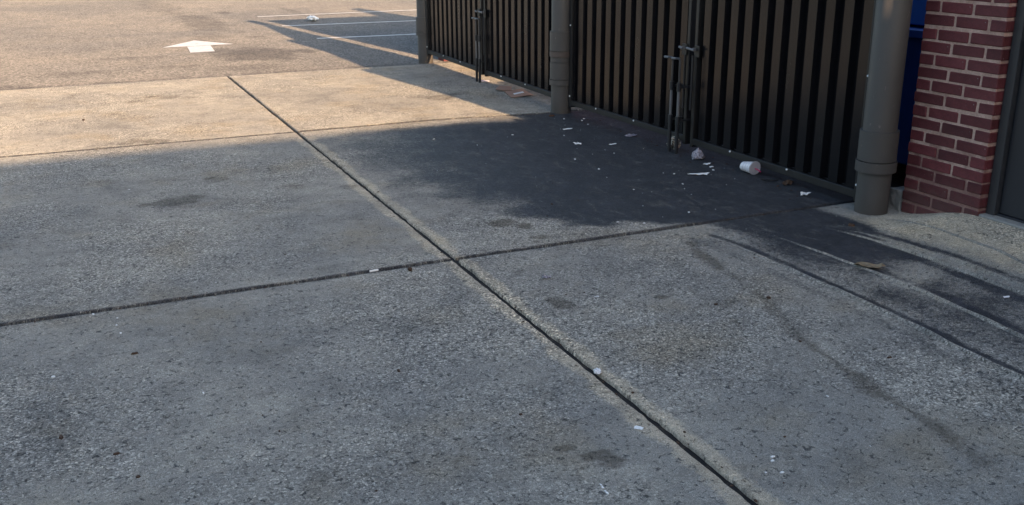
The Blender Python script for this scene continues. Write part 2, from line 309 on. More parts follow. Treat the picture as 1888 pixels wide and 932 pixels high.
def masks(u, v):
    oil = gr = pale = 0.0
    w1 = fbm(u, v, 1.6, 4.0); w2 = fbm(u, v, 5.0, 1.0)
    if 0.272 < u < 3.87 and v < 2.44:      # the oily bay in front of the near gates
        e0 = float(np.interp(u, (0.3, 0.55, 0.8, 1.0, 1.5, 2.2, 3.9), (1.30, 1.72, 1.98, 2.16, 2.62, 3.02, 3.05))); wd = float(np.interp(u, (0.3, 0.8, 1.1, 2.2), (0.35, 0.5, 0.9, 1.85)))
        oil = sst((e0 - v + 0.16 * w1 + 0.14 * w2) / wd)
        oil *= 1.0 - 0.80 * sst((u - 3.45 + 0.12 * w1) / 0.35) * sst((v - 0.25) / 0.4)
        gr = max(gr, 0.42 * sst((2.44 - v) / 0.4) * sst((u - 0.5) / 0.6) * sst((3.75 - u) / 0.4))
        if v < 0.6: oil = max(oil, 0.95 * sst((3.80 - u) / 0.2))
    elif u <= 0.272 and v < 2.44:
        f = sst((u + 1.0) / 1.0)
        oil = sst((1.10 - v + 0.10 * w1) / 0.25) * sst((v - 0.10 - 0.20 * sst((-u - 0.1) / 0.5)) / 0.16) * (0.58 + 0.40 * f + 0.36 * w1 + 0.28 * w2)
        for rp, off, wd, am in ((RIDGES[1], -0.045, 0.060, 1.2), (RIDGES[2], 0.05, 0.065, 1.2), (RIDGES[0], -0.035, 0.042, 1.05), (RIDGES[3], -0.032, 0.035, 1.0), (RIDGES[0], 0.10, 0.07, .38)):
            d, t = seg_d(u, v - off, rp)
            oil = max(oil, am * (1 - sst(d / wd)) * (1 + 0.45 * w1 + 0.5 * w2))
        d, t = seg_d(u, v, DIRT); wd = 0.045 + 0.02 * math.sin(t * 2.1) + 0.02 * w2
        gr = max(gr, (0.80 + 0.35 * w1) * (1 - sst(d / max(.02, wd) / 1.7)))
        pale = max(pale, 0.95 * sst((0.08 - u) / 0.25) * sst((0.30 - v + 0.05 * w2) / 0.16))
    if u > 3.87 and v < 0.35: gr = max(gr, 0.45 * sst((0.3 - v) / 0.4))
    for su, sv, ru, rv, am in SPOTS:
        if abs(u - su) < 2.2 * rv + ru and abs(v - sv) < 2.2 * ru + rv:
            q = math.hypot((u - su) / rv, (v - sv) / ru) + 0.85 * w2 + 0.35 * w1
            if q < 1.5: gr = max(gr, 1.15 * am * (1 - sst((q - 0.40) / 0.9)))
    dj = abs(v - 2.44) + 0.03 * w2          # sandy rim along the long joint
    pale = max(pale, (0.98 if u < 3.6 else 0.3) * (1 - sst((dj - 0.045) / 0.06)))
    for uj in UJ[1:]:
        pale = max(pale, 0.40 * (1 - sst((abs(u - uj) - 0.01 + 0.02 * w2) / 0.05)))
    for uj in UJ[1:]:
        oil = max(oil, 0.72 * (1 - sst((abs(u - uj) - HALFU - 0.004 + 0.012 * w2) / 0.018)))
    return min(oil, 1), min(gr, 1), min(pale, 1)

def grid_mesh(name, us, vs, zf, mat, parent=None, maskf=None, skirt=None):
    nu, nv = len(us), len(vs); co = np.zeros((nu * nv, 3), np.float32); at = np.zeros((nu * nv, 3), np.float32)
    q = 0
    for i, u in enumerate(us):
        for j, v in enumerate(vs):
            uu, vv, z = zf(u, v, i, j, nu, nv); co[q] = (-vv, uu, z)
            if maskf: at[q] = maskf(u, v)
            q += 1
    I = np.arange(nu * nv).reshape(nu, nv)
    F = np.stack([I[:-1, :-1], I[1:, :-1], I[1:, 1:], I[:-1, 1:]], -1).reshape(-1, 4)
    if skirt is not None:
        ring = np.concatenate([I[:-1, 0], I[-1, :-1], I[1:, -1][::-1], I[0, 1:][::-1]]); n = len(ring)
        low = co[ring].copy(); low[:, 2] = skirt; o = len(co); co = np.vstack([co, low]); at = np.vstack([at, at[ring]])
        k = np.arange(n); k2 = (k + 1) % n
        F = np.vstack([F, np.stack([ring[k2], ring[k], o + k, o + k2], -1)])
    me = bpy.data.meshes.new(name); me.vertices.add(len(co)); me.vertices.foreach_set('co', co.ravel())
    me.loops.add(F.size); me.polygons.add(len(F)); me.loops.foreach_set('vertex_index', F.ravel().astype(np.int32))
    me.polygons.foreach_set('loop_start', np.arange(0, F.size, 4, dtype=np.int32))
    me.update(calc_edges=True); me.validate()
    for k, nm in enumerate(('oil', 'grime', 'pale')):
        a = me.attributes.new(nm, 'FLOAT', 'POINT'); a.data.foreach_set('value', at[:, k].copy())
    me.materials.append(mat); me.polygons.foreach_set('use_smooth', np.ones(len(F), bool))
    o = bpy.data.objects.new(name, me); COL.objects.link(o)
    if parent: o.parent = parent
    return o

apron = bpy.data.objects.new('concrete_pavement', None); COL.objects.link(apron); tag(apron, kind='structure')
def slab(u0, u1, v0, v1, res):
    nu = max(2, int((u1 - u0) / res)); nv = max(2, int((v1 - v0) / res))
    us = np.linspace(u0 + HALFU, u1 - HALFU, nu + 1); vs = np.linspace(v0 + HALF, v1 - HALF, nv + 1)
    if res < 0.05:                          # an extra row close to each edge for the worn arris
        us = np.sort(np.concatenate([us, [us[0] + 0.006, us[-1] - 0.006]])); vs = np.sort(np.concatenate([vs, [vs[0] + 0.006, vs[-1] - 0.006]]))
    off = random.uniform(-0.0015, 0.0015)
    def zf(u, v, i, j, n, m):
        z = rise(u, v) + 0.0018 * noise.noise(Vector((u * 3, v * 3, 1))) + off
        uu, vv = u, v
        if i in (0, n - 1):
            e = 0.0055 * noise.noise(Vector((v * 23, u, 5))) + 0.004 * max(0, noise.noise(Vector((v * 7, u, 9)))); uu += e if i == 0 else -e; z -= 0.004
        if j in (0, m - 1):
            e = 0.0055 * noise.noise(Vector((u * 23, v, 7))) + 0.004 * max(0, noise.noise(Vector((u * 7, v, 3)))); vv += e if j == 0 else -e; z -= 0.004
        return uu, vv, z
    return grid_mesh('slab', us, vs, zf, M['concrete'], apron, masks, skirt=-0.16)
for i in range(4):
    for j in range(3):
        slab(UJ[i], UJ[i + 1], VJ[j], VJ[j + 1], 0.026 if (i >= 1 and j <= 1) else 0.12)
for uj in UJ[1:4]:
    for j in range(3):
        m = MB(); N = 60
        for q in range(N + 1):
            v = VJ[j] + 0.022 + (VJ[j + 1] - VJ[j] - 0.044) * q / N
            for du in (-0.028, 0.028): m.v.append((uj + du, v, rise(uj, v) - 0.017))
        m.f = [(2 * q, 2 * q + 1, 2 * q + 3, 2 * q + 2) for q in range(N)]
        m.build('joint_filler', M['joint'], apron)
for vj in VJ[1:3]:
    MB().box(UJ[0], UJ[-1] - 0.02, vj - 0.022, vj + 0.022, -0.05, -0.015).build('joint_filler', M['joint'], apron)
# raised ribs that run along the slab beside the door
for k, rp in enumerate(RIDGES):
    # resample and drape on the ramp
    P = []
    for a, b in zip(rp[:-1], rp[1:]):
        n = max(2, int(math.hypot(b[0] - a[0], b[1] - a[1]) / 0.03))
        P += [(a[0] + (b[0] - a[0]) * t / n, a[1] + (b[1] - a[1]) * t / n) for t in range(n)]
    m = MB(); wd = (0.018, 0.016, 0.016, 0.016, 0.013)[k]; hh = (0.015, 0.013, 0.015, 0.014, 0.010)[k]
    rows = []
    for i, (u, v) in enumerate(P):
        fade = min(1, i / 26.0); h = hh * fade * max(0.12, 0.70 + 0.75 * noise.noise(Vector((u * 6, k, 0)))); ww = wd * (1 + 0.25 * noise.noise(Vector((u * 13, k, 3))))
        vv = v + 0.004 * noise.noise(Vector((u * 5, k, 8)))
        z0 = rise(u, vv)
        for f, q in ((-1, -0.006), (-0.45, 0.72), (0.1, 1.0), (0.55, 0.6), (1, -0.006)):
            m.v.append((u, vv + f * ww, z0 + (h * q if q > 0 else q)))
    for i in range(len(P) - 1):
        for s in range(4): m.f.append((i * 5 + s, i * 5 + s + 1, (i + 1) * 5 + s + 1, (i + 1) * 5 + s))
    o = m.build('raised_rib', M['concrete'], apron, smooth=True)
    at = np.array([[(0.95 if -p.co.x < 0.02 else 1) * masks(p.co.y, -p.co.x)[0] * (0.25 + 0.75 * sst((p.co.y + 0.45) / 0.5)), 0.10, 0.25] for p in o.data.vertices], np.float32)
    for q, nm in enumerate(('oil', 'grime', 'pale')):
        a = o.data.attributes.new(nm, 'FLOAT', 'POINT'); a.data.foreach_set('value', at[:, q].copy())

ASP = [(15.0, 1.76, .45, 2.6, .62), (9.6, 1.75, .55, 1.2, .8), (9.88, 1.48, .2, .25, .6), (9.67, 1.07, .2, .35, .65), (9.89, 3.25, .6, .22, .5), (8.59, 4.12, .6, .25, .5),
       (8.75, 2.83, .5, .2, .5), (11.96, 1.33, .2, .2, .6), (17.2, 1.05, .22, .5, .75), (16.8, -.31, .10, 1.6, .6), (12.3, 2.0, .45, 1.4, .45), (8.2, 2.0, .7, .5, .55), (20, 2.1, .5, 3, .5)]
def amask(u, v):
    w = fbm(u, v, 1.8, 2.0); g = 0.70 * (1 - sst((u - 7.47) / 0.6 + 0.4 * w))
    for su, sv, rv, ru, am in ASP:
        q = math.hypot((u - su) / ru, (v - sv) / rv) + 0.4 * w
        if q < 1.4: g = max(g, am * (1 - sst((q - 0.45) / 0.95)))
    return 0.0, g, 0.0
us = np.concatenate([[-400, -120, -40, -12, 0, 6], np.arange(7.0, 12, 0.09), np.arange(12.0, 24, 0.16), [25, 28, 34, 45, 70, 130, 250, 600]])
vs = np.concatenate([[-600, -200, -60, -25, -10], np.arange(-6, 8, 0.12), [9, 12, 20, 50, 150, 600]])
gz = lambda u, v, i, j, n, m: (u, v, -0.013 + (0.006 * noise.noise(Vector((u * 0.8, v * 0.8, 2))) - 0.003 if 7.6 < u < 24 and -6 < v < 8 else -0.09 if u < 7.3 else -0.004))
tag(grid_mesh('ground', us, vs, gz, M['asphalt'], None, amask), kind='structure')

# painted markings on the asphalt, each a thin sheet
def gzz(u, v): return gz(u, v, 0, 0, 0, 0)[2]
def paint(name, poly, label, cat, n=1):
    # quad strips draped over the asphalt
    (a, b, c, d) = poly; m = MB(); N = 24
    for i in range(N + 1):
        t = i / N
        for p, q in ((a, b), (d, c)):
            u = p[0] + (q[0] - p[0]) * t; v = p[1] + (q[1] - p[1]) * t
            e = 0.006 * noise.noise(Vector((u * 9, v * 9, 4))); m.v.append((u + e, v + e, gzz(u, v) + 0.005))
    m.f = [(2 * i, 2 * i + 2, 2 * i + 3, 2 * i + 1) for i in range(N)]
    return tag(m.build(name, M['paintline'], base=(a[0], a[1], 0)), label, cat)
def pline(u0, v0, u1, v1, w, label):
    m = MB(); N = 40
    for i in range(N + 1):
        t = i / N; u = u0 + (u1 - u0) * t; v = v0 + (v1 - v0) * t
        for s in (-1, 1):
            e = 0.007 * noise.noise(Vector((u * 7, v * 7, 4 + s))); m.v.append((u + s * w / 2 + e, v, gzz(u, v) + 0.005))
    m.f = [(2 * i, 2 * i + 2, 2 * i + 3, 2 * i + 1) for i in range(N)]
    o = m.build('parking_line', M['paintline'], base=(u0, v0, 0)); return tag(o, label, 'road marking', 'white parking bay lines')
pline(11.17, 0.53, 11.02, -3.6, 0.10, 'white painted parking line nearest the gates, wholly in shadow')
pline(13.56, 0.58, 13.33, -4.2, 0.10, 'white painted parking line in the middle of three, near the shadow edge')
pline(15.78, 0.60, 15.98, -4.8, 0.11, 'farthest white painted parking line, lying in sunlight')
ar = thing('painted_arrow', 'white painted arrow on sunlit asphalt, pointing away with a short shaft', 'road marking', (11.4, 2.35, 0))
m = MB(); hv = [(11.73, 2.285), (10.98, 2.82), (10.94, 1.82)]
N = 10
for (A, B, Cc) in ((hv[0], hv[1], hv[2]),):
    pts = []
    for i in range(N + 1):
        for s in range(N + 1 - i):
            a, b = i / N, s / N; u = A[0] * a + B[0] * b + Cc[0] * (1 - a - b); v = A[1] * a + B[1] * b + Cc[1] * (1 - a - b)
            pts.append((u, v, gzz(u, v) + 0.005))
    idx = {}; q = 0
    for i in range(N + 1):
        for s in range(N + 1 - i): idx[(i, s)] = q; q += 1
    F = []
    for i in range(N):
        for s in range(N - i):
            F.append((idx[(i, s)], idx[(i, s + 1)], idx[(i + 1, s)]))
            if s < N - i - 1: F.append((idx[(i, s + 1)], idx[(i + 1, s + 1)], idx[(i + 1, s)]))
    m.add(pts, F)
m.build('arrow_head', M['paintline'], ar)
m = MB()
for i in range(9):
    t = i / 8; u = 10.935 - t * 0.80
    for v in (2.48 + 0.05 * t, 2.155 + 0.05 * t): m.v.append((u, v, gzz(u, v) + 0.005))
m.f = [(2 * i, 2 * i + 1, 2 * i + 3, 2 * i + 2) for i in range(8)]
m.build('arrow_shaft', M['paintline'], ar)

# ------------------------------------------------------------------ gate posts
PR = 0.092; HG = 2.10
POSTS = [(0.055, -0.045), (3.85, 0.030), (7.68, -0.015)]
def post(cu, cv, label, collars, bands):
    t = thing('gate_post', label, 'post', (cu, cv, 0), 'steel pipe posts between the gates')
    MB().lathe(cu, cv, [(PR, -0.10), (PR, HG + 0.08), (PR * 0.8, HG + 0.12), (0.01, HG + 0.135)], 48).build('pipe', M['post'], t, smooth=True)
    for z0, z1, r in collars:
        MB().lathe(cu, cv, [(PR - .002, z0), (r, z0), (r, z1), (PR - .002, z1)], 48).build('collar', M['post'], t, smooth=True)
    for z0, z1, r in bands:
        MB().lathe(cu, cv, [(PR - .002, z0), (r, z0), (r, z1), (PR - .002, z1)], 48).build('band', M['band'], t, smooth=True)
    return t
post(*POSTS[0], 'thick taupe pipe post with a wide collar beside the brick pier', [(0.307, 0.475, 0.106), (0.243, 0.302, 0.112)], [])
post(*POSTS[1], 'taupe pipe post with a reddish brown band between the two pairs of gates', [(0.532, 0.70, 0.106), (0.280, 0.428, 0.1035), (0.228, 0.275, 0.108), (0.433, 0.476, 0.100)], [(0.480, 0.5275, 0.1075)])
post(*POSTS[2], 'farthest taupe pipe post, at the edge of the parking lot', [(0.373, 0.545, 0.106), (0.325, 0.368, 0.110)], [])

# ------------------------------------------------------------------ gate leaves
PITCH = 0.152; FLAT = 0.076; RUN = 0.012; DEP = 0.044
screw_me = None
def screw_mesh():
    global screw_me
    if screw_me is None:
        bm = bmesh.new(); bmesh.ops.create_uvsphere(bm, u_segments=8, v_segments=5, radius=0.0075)
        me = bpy.data.meshes.new('screw'); bm.to_mesh(me); bm.free(); me.materials.append(M['screw']); screw_me = me
    return screw_me
def leaf(label, ua, ub, va, vb, z0, z1, phase, screws_u, lockside, rod_u, rod_v, slope=0.0):
    """leaf from u=ua to ub on the line (ua,va)-(ub,vb); z0/z1 bottom at each end; lockside: 0 lock stile at ua, 1 at ub"""
    vm = lambda u: va + (vb - va) * (u - ua) / (ub - ua)
    zm = lambda u: z0 + (z1 - z0) * (u - ua) / (ub - ua)
    t = thing('gate_leaf', label, 'gate', (ua, va, 0), 'ribbed metal gate leaves')
    # ribbed sheets, about six ribs to a sheet
    prof = [(ua + 0.012, 0.0)]; k0 = math.floor((ua - phase) / PITCH) - 1; u = phase + k0 * PITCH
    while u < ub + PITCH:
        for du, dp in ((-FLAT, 0.0), (0.0, 0.0), (RUN, -DEP), (PITCH - FLAT - RUN, -DEP)):
            uu = u + du
            if ua + 0.014 < uu < ub - 0.014: prof.append((uu, dp))
        u += PITCH
    prof.append((ub - 0.012, 0.0 if prof[-1][1] == 0 else -DEP)); prof[0] = (prof[0][0], prof[1][1])
    cut = len(prof) // 2
    for part in (prof[:cut + 1], prof[cut:]):
        m = MB()
        for (u, dp) in part:
            for zz in (zm(u) + 0.012, 0.7, 1.4, HG - 0.03): m.v.append((u, vm(u) + dp, zz))
        for (u, dp) in part:
            for zz in (zm(u) + 0.012, 0.7, 1.4, HG - 0.03): m.v.append((u, vm(u) + dp - 0.0015, zz))
        n = len(part); o = 4 * n
        for i in range(n - 1):
            for s in range(3):
                m.f.append((4 * i + s, 4 * i + 4 + s, 4 * i + 5 + s, 4 * i + 1 + s)); m.f.append((o + 4 * i + s, o + 4 * i + 1 + s, o + 4 * i + 5 + s, o + 4 * i + 4 + s))
        for i in range(n - 1):
            m.f.append((4 * i, o + 4 * i, o + 4 * i + 4, 4 * i + 4)); m.f.append((4 * i + 3, 4 * i + 7, o + 4 * i + 7, o + 4 * i + 3))
        for i in (0, n - 1):
            for s in range(3): m.f.append((4 * i + s, 4 * i + 1 + s, o + 4 * i + 1 + s, o + 4 * i + s))
        m.build('ribbed_sheet', M['sheet'], t)
    def bar(name, ulo, uhi, dv0, dv1, dz0, dz1, mat='rail', bev=0.003):     # along the leaf, following its line
        m = MB(); P = []
        for u in (ulo, uhi):
            for v in (vm(u) + dv0, vm(u) + dv1):
                for z in (zm(u) + dz0, zm(u) + dz1) if dz1 < 1 else (zm(u) + dz0, dz1): P.append((u, v, z))
        m.add(P, [(0, 1, 3, 2), (4, 6, 7, 5), (0, 4, 5, 1), (2, 3, 7, 6), (0, 2, 6, 4), (1, 5, 7, 3)])
        return m.build(name, M[mat], t, bevel=bev)
    rail = bar('bottom_rail', ua, ub, -0.012, 0.012, -0.036, 0.010)
    m = MB(); P = []
    bar('rail_back', ua + .003, ub - .003, -0.062, -0.038, -0.050, 0.010)
    m = MB().box(ua, ub, min(va, vb) - 0.05, min(va, vb) + 0.004, HG - 0.05, HG); m.build('top_rail', M['rail'], t, bevel=0.003)
    for end, uu in ((0, ua), (1, ub)):
        lo, hi = (uu - 0.004, uu + 0.036) if end == 0 else (uu - 0.036, uu + 0.004)
        if end == lockside: lo, hi = (uu - 0.004, uu + 0.030) if end == 0 else (uu - 0.030, uu + 0.004)
        vv = vm(uu); zz = zm(uu)
        MB().box(lo, hi, vv - 0.050, vv + 0.014, zz - 0.054, HG + 0.002).build('lock_stile' if end == lockside else 'hinge_stile', M['rail'], t, bevel=0.003)
    for su in screws_u:
        o = bpy.data.objects.new('screw', screw_mesh()); COL.objects.link(o); o.parent = t; o.location = W(su, vm(su) + 0.014, zm(su) + 0.004) - t.location
    hu = ub - 0.016 if lockside == 0 else ua + 0.016
    for zz in (zm(hu) + 0.045, 0.76, 1.45):
        o = bpy.data.objects.new('screw', screw_mesh()); COL.objects.link(o); o.parent = t; o.location = W(hu, vm(hu) + 0.017, zz) - t.location
    # hinge barrels on the post side
    pu = ub + 0.022 if lockside == 0 else ua - 0.022
    for zz in (0.42, 1.7):
        MB().lathe(pu, vm(hu) - 0.035, [(0.016, zz), (0.016, zz + 0.11)], 14).build('hinge', M['rail'], t, smooth=True)
    # drop rod: upper rod with bent handle, guides, thick lower tube
    v = rod_v; hd = 0.10
    m = MB().tube([(rod_u + hd, v + 0.004, 0.663), (rod_u + 0.02, v, 0.668), (rod_u + 0.006, v, 0.664), (rod_u, v, 0.650), (rod_u, v, 0.20)], 0.0085, 10)
    rod = m.build('drop_rod', M['rod'], t, smooth=True)
    MB().tube([(rod_u + hd + .001, v + .004, 0.663), (rod_u + hd - 0.05, v + 0.0025, 0.665)], 0.0092, 10).build('handle_grip', M['steel'], rod, smooth=True)
    MB().lathe(rod_u, v, [(0.0105, 0.22), (0.0105, 0.435)], 14).build('rod_sleeve', M['steel'], rod, smooth=True)
    MB().lathe(rod_u, v, [(0.0125, rise(rod_u, v) - 0.004), (0.014, 0.0), (0.014, 0.222), (0.010, 0.224)], 14).build('lower_tube', M['rod'], rod, smooth=True)
    vg = vm(rod_u)
    for zz in (0.435, 0.19):
        g = MB().lathe(rod_u, v, [(0.0165, zz), (0.0165, zz + 0.062)], 14); g.build('rod_guide', M['rod'], t, smooth=True)
        MB().box(rod_u - 0.004, rod_u + 0.004, vg - 0.005, v - 0.008, zz + 0.020, zz + 0.036).build('guide_arm', M['rod'], t)
    # latch plate with a bolt
    lu = (ua + 0.012) if lockside == 0 else (ub - 0.012); s = 1 if lockside == 0 else -1
    MB().box(min(lu, lu + s * 0.062), max(lu, lu + s * 0.062), vg + 0.016, vg + 0.026, 0.685, 0.765).build('latch_plate', M['rail'], t, bevel=0.002)
    m = MB().tube([(lu - 0.035 + (0.05 if s > 0 else 0), vg + 0.052, 0.735), (lu + 0.055, vg + 0.052, 0.742)], 0.009, 10)
    m.box(lu + s * 0.02 - 0.007, lu + s * 0.02 + 0.007, vg + 0.027, vg + 0.05, 0.728, 0.75); m.build('latch_bolt', M['steel'], t, smooth=True)
    MB().lathe(rod_u - 0.045, vg + 0.03, [(0.007, 0.30), (0.007, 0.69)], 8).build('stop_rod', M['rod'], t, smooth=True)
    return t
GV = -0.055
leaf('ribbed dark bronze gate leaf beside the thick post, white cup at its foot', 0.165, 1.885, GV, GV + 0.005, 0.083, 0.083, 0.437, (0.80, 1.40), 1, 1.925, 0.055)
leaf('ribbed dark bronze gate leaf right of the brown banded post', 1.955, 3.735, GV + 0.005, -0.005, 0.086, 0.094, 2.543, (2.66, 3.26), 0, 2.020, 0.055)
leaf('ribbed bronze gate leaf above the flattened cardboard', 3.965, 5.690, 0.0, 0.0, 0.108, 0.122, 4.408, (4.66, 5.25), 1, 5.715, 0.06)
leaf('farthest ribbed bronze gate leaf, beside the parking lot', 5.765, 7.565, 0.0, -0.01, 0.126, 0.148, 6.505, (6.42, 6.98), 0, 5.80, 0.06)

# ------------------------------------------------------------------ brick pier, kerb block, door
PL = -0.030; PV = -0.185; CH = 0.0695; BJ = 0.0148; BL = 0.1982; BH_ = CH - BJ; HB = 0.0945; BW = 0.098
pier = thing('brick_pier', 'maroon painted brick pier with tan mortar joints between post and door', 'brick pier', (PL - 0.26, PV - 0.15, 0))
PW = HB + 2 * BL + 2 * BJ; NC = 32
def brick_mesh(L, D, k):
    bm = bmesh.new(); bmesh.ops.create_cube(bm, size=1.0, matrix=Matrix.Diagonal((D, L, BH_, 1)))
    bmesh.ops.bevel(bm, geom=list(bm.edges), offset=0.0045, segments=1, affect='EDGES')
    for v in bm.verts: v.co += 0.0026 * noise.noise_vector(v.co * 40 + Vector((k * 7.1, k, 0)))
    me = bpy.data.meshes.new('brick'); bm.to_mesh(me); bm.free(); me.materials.append(M['brick']); return me
full = [brick_mesh(BL, BW, k) for k in range(6)]; half = [brick_mesh(HB, BW, k + 9) for k in range(6)]
def brick(parent, u, v, z, me, turn=False):
    o = bpy.data.objects.new('brick', me); COL.objects.link(o); o.parent = parent
    o.location = W(u, v, z) - parent.location
    o.rotation_euler = (random.uniform(-.004, .004), random.uniform(-.006, .006), (math.pi / 2 if turn else 0) + random.uniform(-.006, .006))
    return o
def pier_bricks(parent, PL, PV, depth_courses):
    for c in range(depth_courses):
        z = c * CH + CH / 2 + 0.004; j = random.uniform(-.003, .003)
        seq = [HB, BL, BL] if c % 2 == 0 else [BL, BL, HB]
        u = PL
        for L in seq:
            me = random.choice(full if L == BL else half)
            brick(parent, u - L / 2 + random.uniform(-.002, .002), PV - BW / 2 + random.uniform(-.002, .0025), z + j + random.uniform(-.0015, .0015), me)
            u -= L + BJ
        # second wythe behind, seen at both sides
        u = PL
        for L in seq[::-1]:
            brick(parent, u - L / 2, PV - BW * 1.5 - BJ, z, random.choice(full if L == BL else half)); u -= L + BJ
pier_bricks(pier, PL, PV, NC)
MB().box(PL - PW + 0.0045, PL - 0.0045, PV - 2 * BW - BJ + 0.006, PV - 0.0052, -0.05, NC * CH).build('mortar', M['mortar'], pier)
MB().box(PL - PW - 0.03, PL + 0.03, PV - 2 * BW - BJ - 0.03, PV + 0.03, NC * CH + 0.002, NC * CH + 0.07).build('capstone', M['kerb'], pier, bevel=0.006)
# rough kerb stub between thick post and pier
m = MB(); n = 7
bm = bmesh.new(); bmesh.ops.create_cube(bm, size=1.0, matrix=Matrix.Diagonal((0.20, 0.11, 0.15, 1))); bmesh.ops.subdivide_edges(bm, edges=list(bm.edges), cuts=5, use_grid_fill=True)
for v in bm.verts: v.co += 0.012 * noise.noise_vector(v.co * 14) + 0.005 * noise.noise_vector(v.co * 55)
me = bpy.data.meshes.new('kerb_block'); bm.to_mesh(me); bm.free(); me.materials.append(M['kerb'])
o = bpy.data.objects.new('kerb_block', me); COL.objects.link(o); o.location = W(0.030, -0.285, 0.045)
tag(o, 'rough pale concrete kerb block between the thick post and brick pier', 'kerb')
# door beyond the pier
DU = PL - PW - 0.003; DV = PV - 0.052
dr = thing('metal_door', 'charcoal metal door in a dark frame right of the brick pier', 'door', (DU, DV, 0.10))
MB().box(DU - 0.052, DU, DV - 0.12, DV, 0.055, 2.24).build('door_frame', M['jamb'], dr, bevel=0.003)
MB().box(DU - 1.06, DU - 1.008, DV - 0.12, DV, 0.055, 2.24).build('door_frame', M['jamb'], dr, bevel=0.003)
MB().box(DU - 1.006, DU - 0.054, DV - 0.12, DV, 2.18, 2.238).build('door_frame', M['jamb'], dr, bevel=0.003)
dl = MB().box(DU - 1.004, DU - 0.057, DV - 0.075, DV - 0.030, 0.135, 2.176).build('door_panel', M['door'], dr, bevel=0.002)
for z in (0.30, 1.10, 1.92): MB().lathe(DU - 1.005, DV - 0.022, [(0.009, z), (0.009, z + 0.10)], 12).build('hinge', M['steel'], dl, smooth=True)
MB().tube([(DU - 0.12, DV - 0.03, 1.03), (DU - 0.12, DV + 0.03, 1.03), (DU - 0.135, DV + 0.038, 1.03), (DU - 0.25, DV + 0.038, 1.03)], 0.011, 10).build('handle', M['steel'], dl, smooth=True)
MB().box(DU - 1.004, DU - 0.056, DV - 0.09, DV - 0.016, 0.102, 0.132).build('threshold', M['door'], dr, bevel=0.002)
# pale sill strip in front of the door
sl = MB().box(DU - 1.1, DU + 0.012, DV - 0.13, DV + 0.045, 0.02, 0.122)
tag(sl.build('door_sill', M['kerb'], base=(DU - 0.5, DV, 0.02), bevel=0.006), 'pale concrete sill strip under the charcoal door', 'sill')

# ------------------------------------------------------------------ enclosure walls (behind the gates), container, unseen store placed for its shadow
def wall(u0, u1, v0, v1, h, label):
    t = thing('enclosure_wall', label, 'wall', ((u0 + u1) / 2, (v0 + v1) / 2, 0))
    MB().box(u0, u1, v0, v1, -0.05, h - 0.06).build('masonry', M['wall'], t); MB().box(u0 - 0.02, u1 + 0.02, v0 - 0.02, v1 + 0.02, h - 0.058, h).build('coping', M['kerb'], t, bevel=0.006)
wall(7.72, 7.92, -2.66, -0.27, 2.10, 'end wall of the bin enclosure behind the farthest post')
wall(-2.0, 7.92, -2.90, -2.70, 2.75, 'tall back wall of the bin enclosure behind the gates')
wall(-2.0, -1.62, -2.66, -0.22, 2.20, 'side wall of the bin enclosure beyond the charcoal door')
b = thing('dumpster', 'dark blue steel dumpster behind the gap between thick post and brick pier', 'dumpster', (0.7, -1.3, 0))
m = MB(); poly = [(-1.05, 0.14), (-0.62, 0.14), (-0.55, 0.98), (-2.1, 1.30), (-2.1, 0.14)]
n = len(poly); P = [(-0.25, v, z) for v, z in poly] + [(1.60, v, z) for v, z in poly]
m.add(P, [tuple(range(n)), tuple(range(n, 2 * n))[::-1]] + [(i, n + i, n + (i + 1) % n, (i + 1) % n) for i in range(n)])
m.build('bin_body', M['blue'], b, bevel=0.012)
MB().box(-0.28, 1.63, -0.60, -0.515, 0.93, 0.985).build('rim', M['blue'], b, bevel=0.008)
m = MB(); P = [(u, v, z) for u in (-0.27, 1.62) for v, z in ((-0.56, 1.00), (-0.60, 1.24), (-2.1, 1.42), (-2.1, 1.31))]
m.add(P, [(0, 1, 2, 3), (7, 6, 5, 4), (0, 4, 5, 1), (1, 5, 6, 2), (2, 6, 7, 3), (3, 7, 4, 0)]); m.build('bin_lid', M['lid'], b, bevel=0.01)
for u in (0.2, 0.67, 1.15): MB().box(u - 0.03, u + 0.03, -0.60, -0.535, 0.2, 0.92).build('side_rib', M['blue'], b, bevel=0.006)
for u in (-0.1, 1.45):
    for v in (-0.75, -1.95): MB().box(u - 0.05, u + 0.05, v - 0.05, v + 0.05, 0.0, 0.138).build('foot', M['blue'], b)
st = thing('unseen_store', 'unseen single storey brick store, guessed and placed so its roof edge throws the long foreground shadow', 'building', (-13, 3, 0))
HS = 4.2; UB = 3.72 - 3.29 * HS  # store is out of view, guessed; set back so its shadow edge lands right
MB().box(UB - 7, UB, -10, 16, -0.05, HS - 0.12).build('wall', M['store'], st); MB().box(UB - 7.05, UB + 0.05, -10.05, 16.05, HS - 0.118, HS).build('roof', M['kerb'], st)
for k in range(6):
    v0 = -6 + k * 3.3; w = MB().box(UB - 0.02, UB + 0.03, v0, v0 + 2.2, 0.9, 2.7).build('window', M['jamb'], st); MB().box(UB + 0.022, UB + 0.036, v0 + 0.07, v0 + 2.13, 0.97, 2.63).build('pane', M['glass'], w)

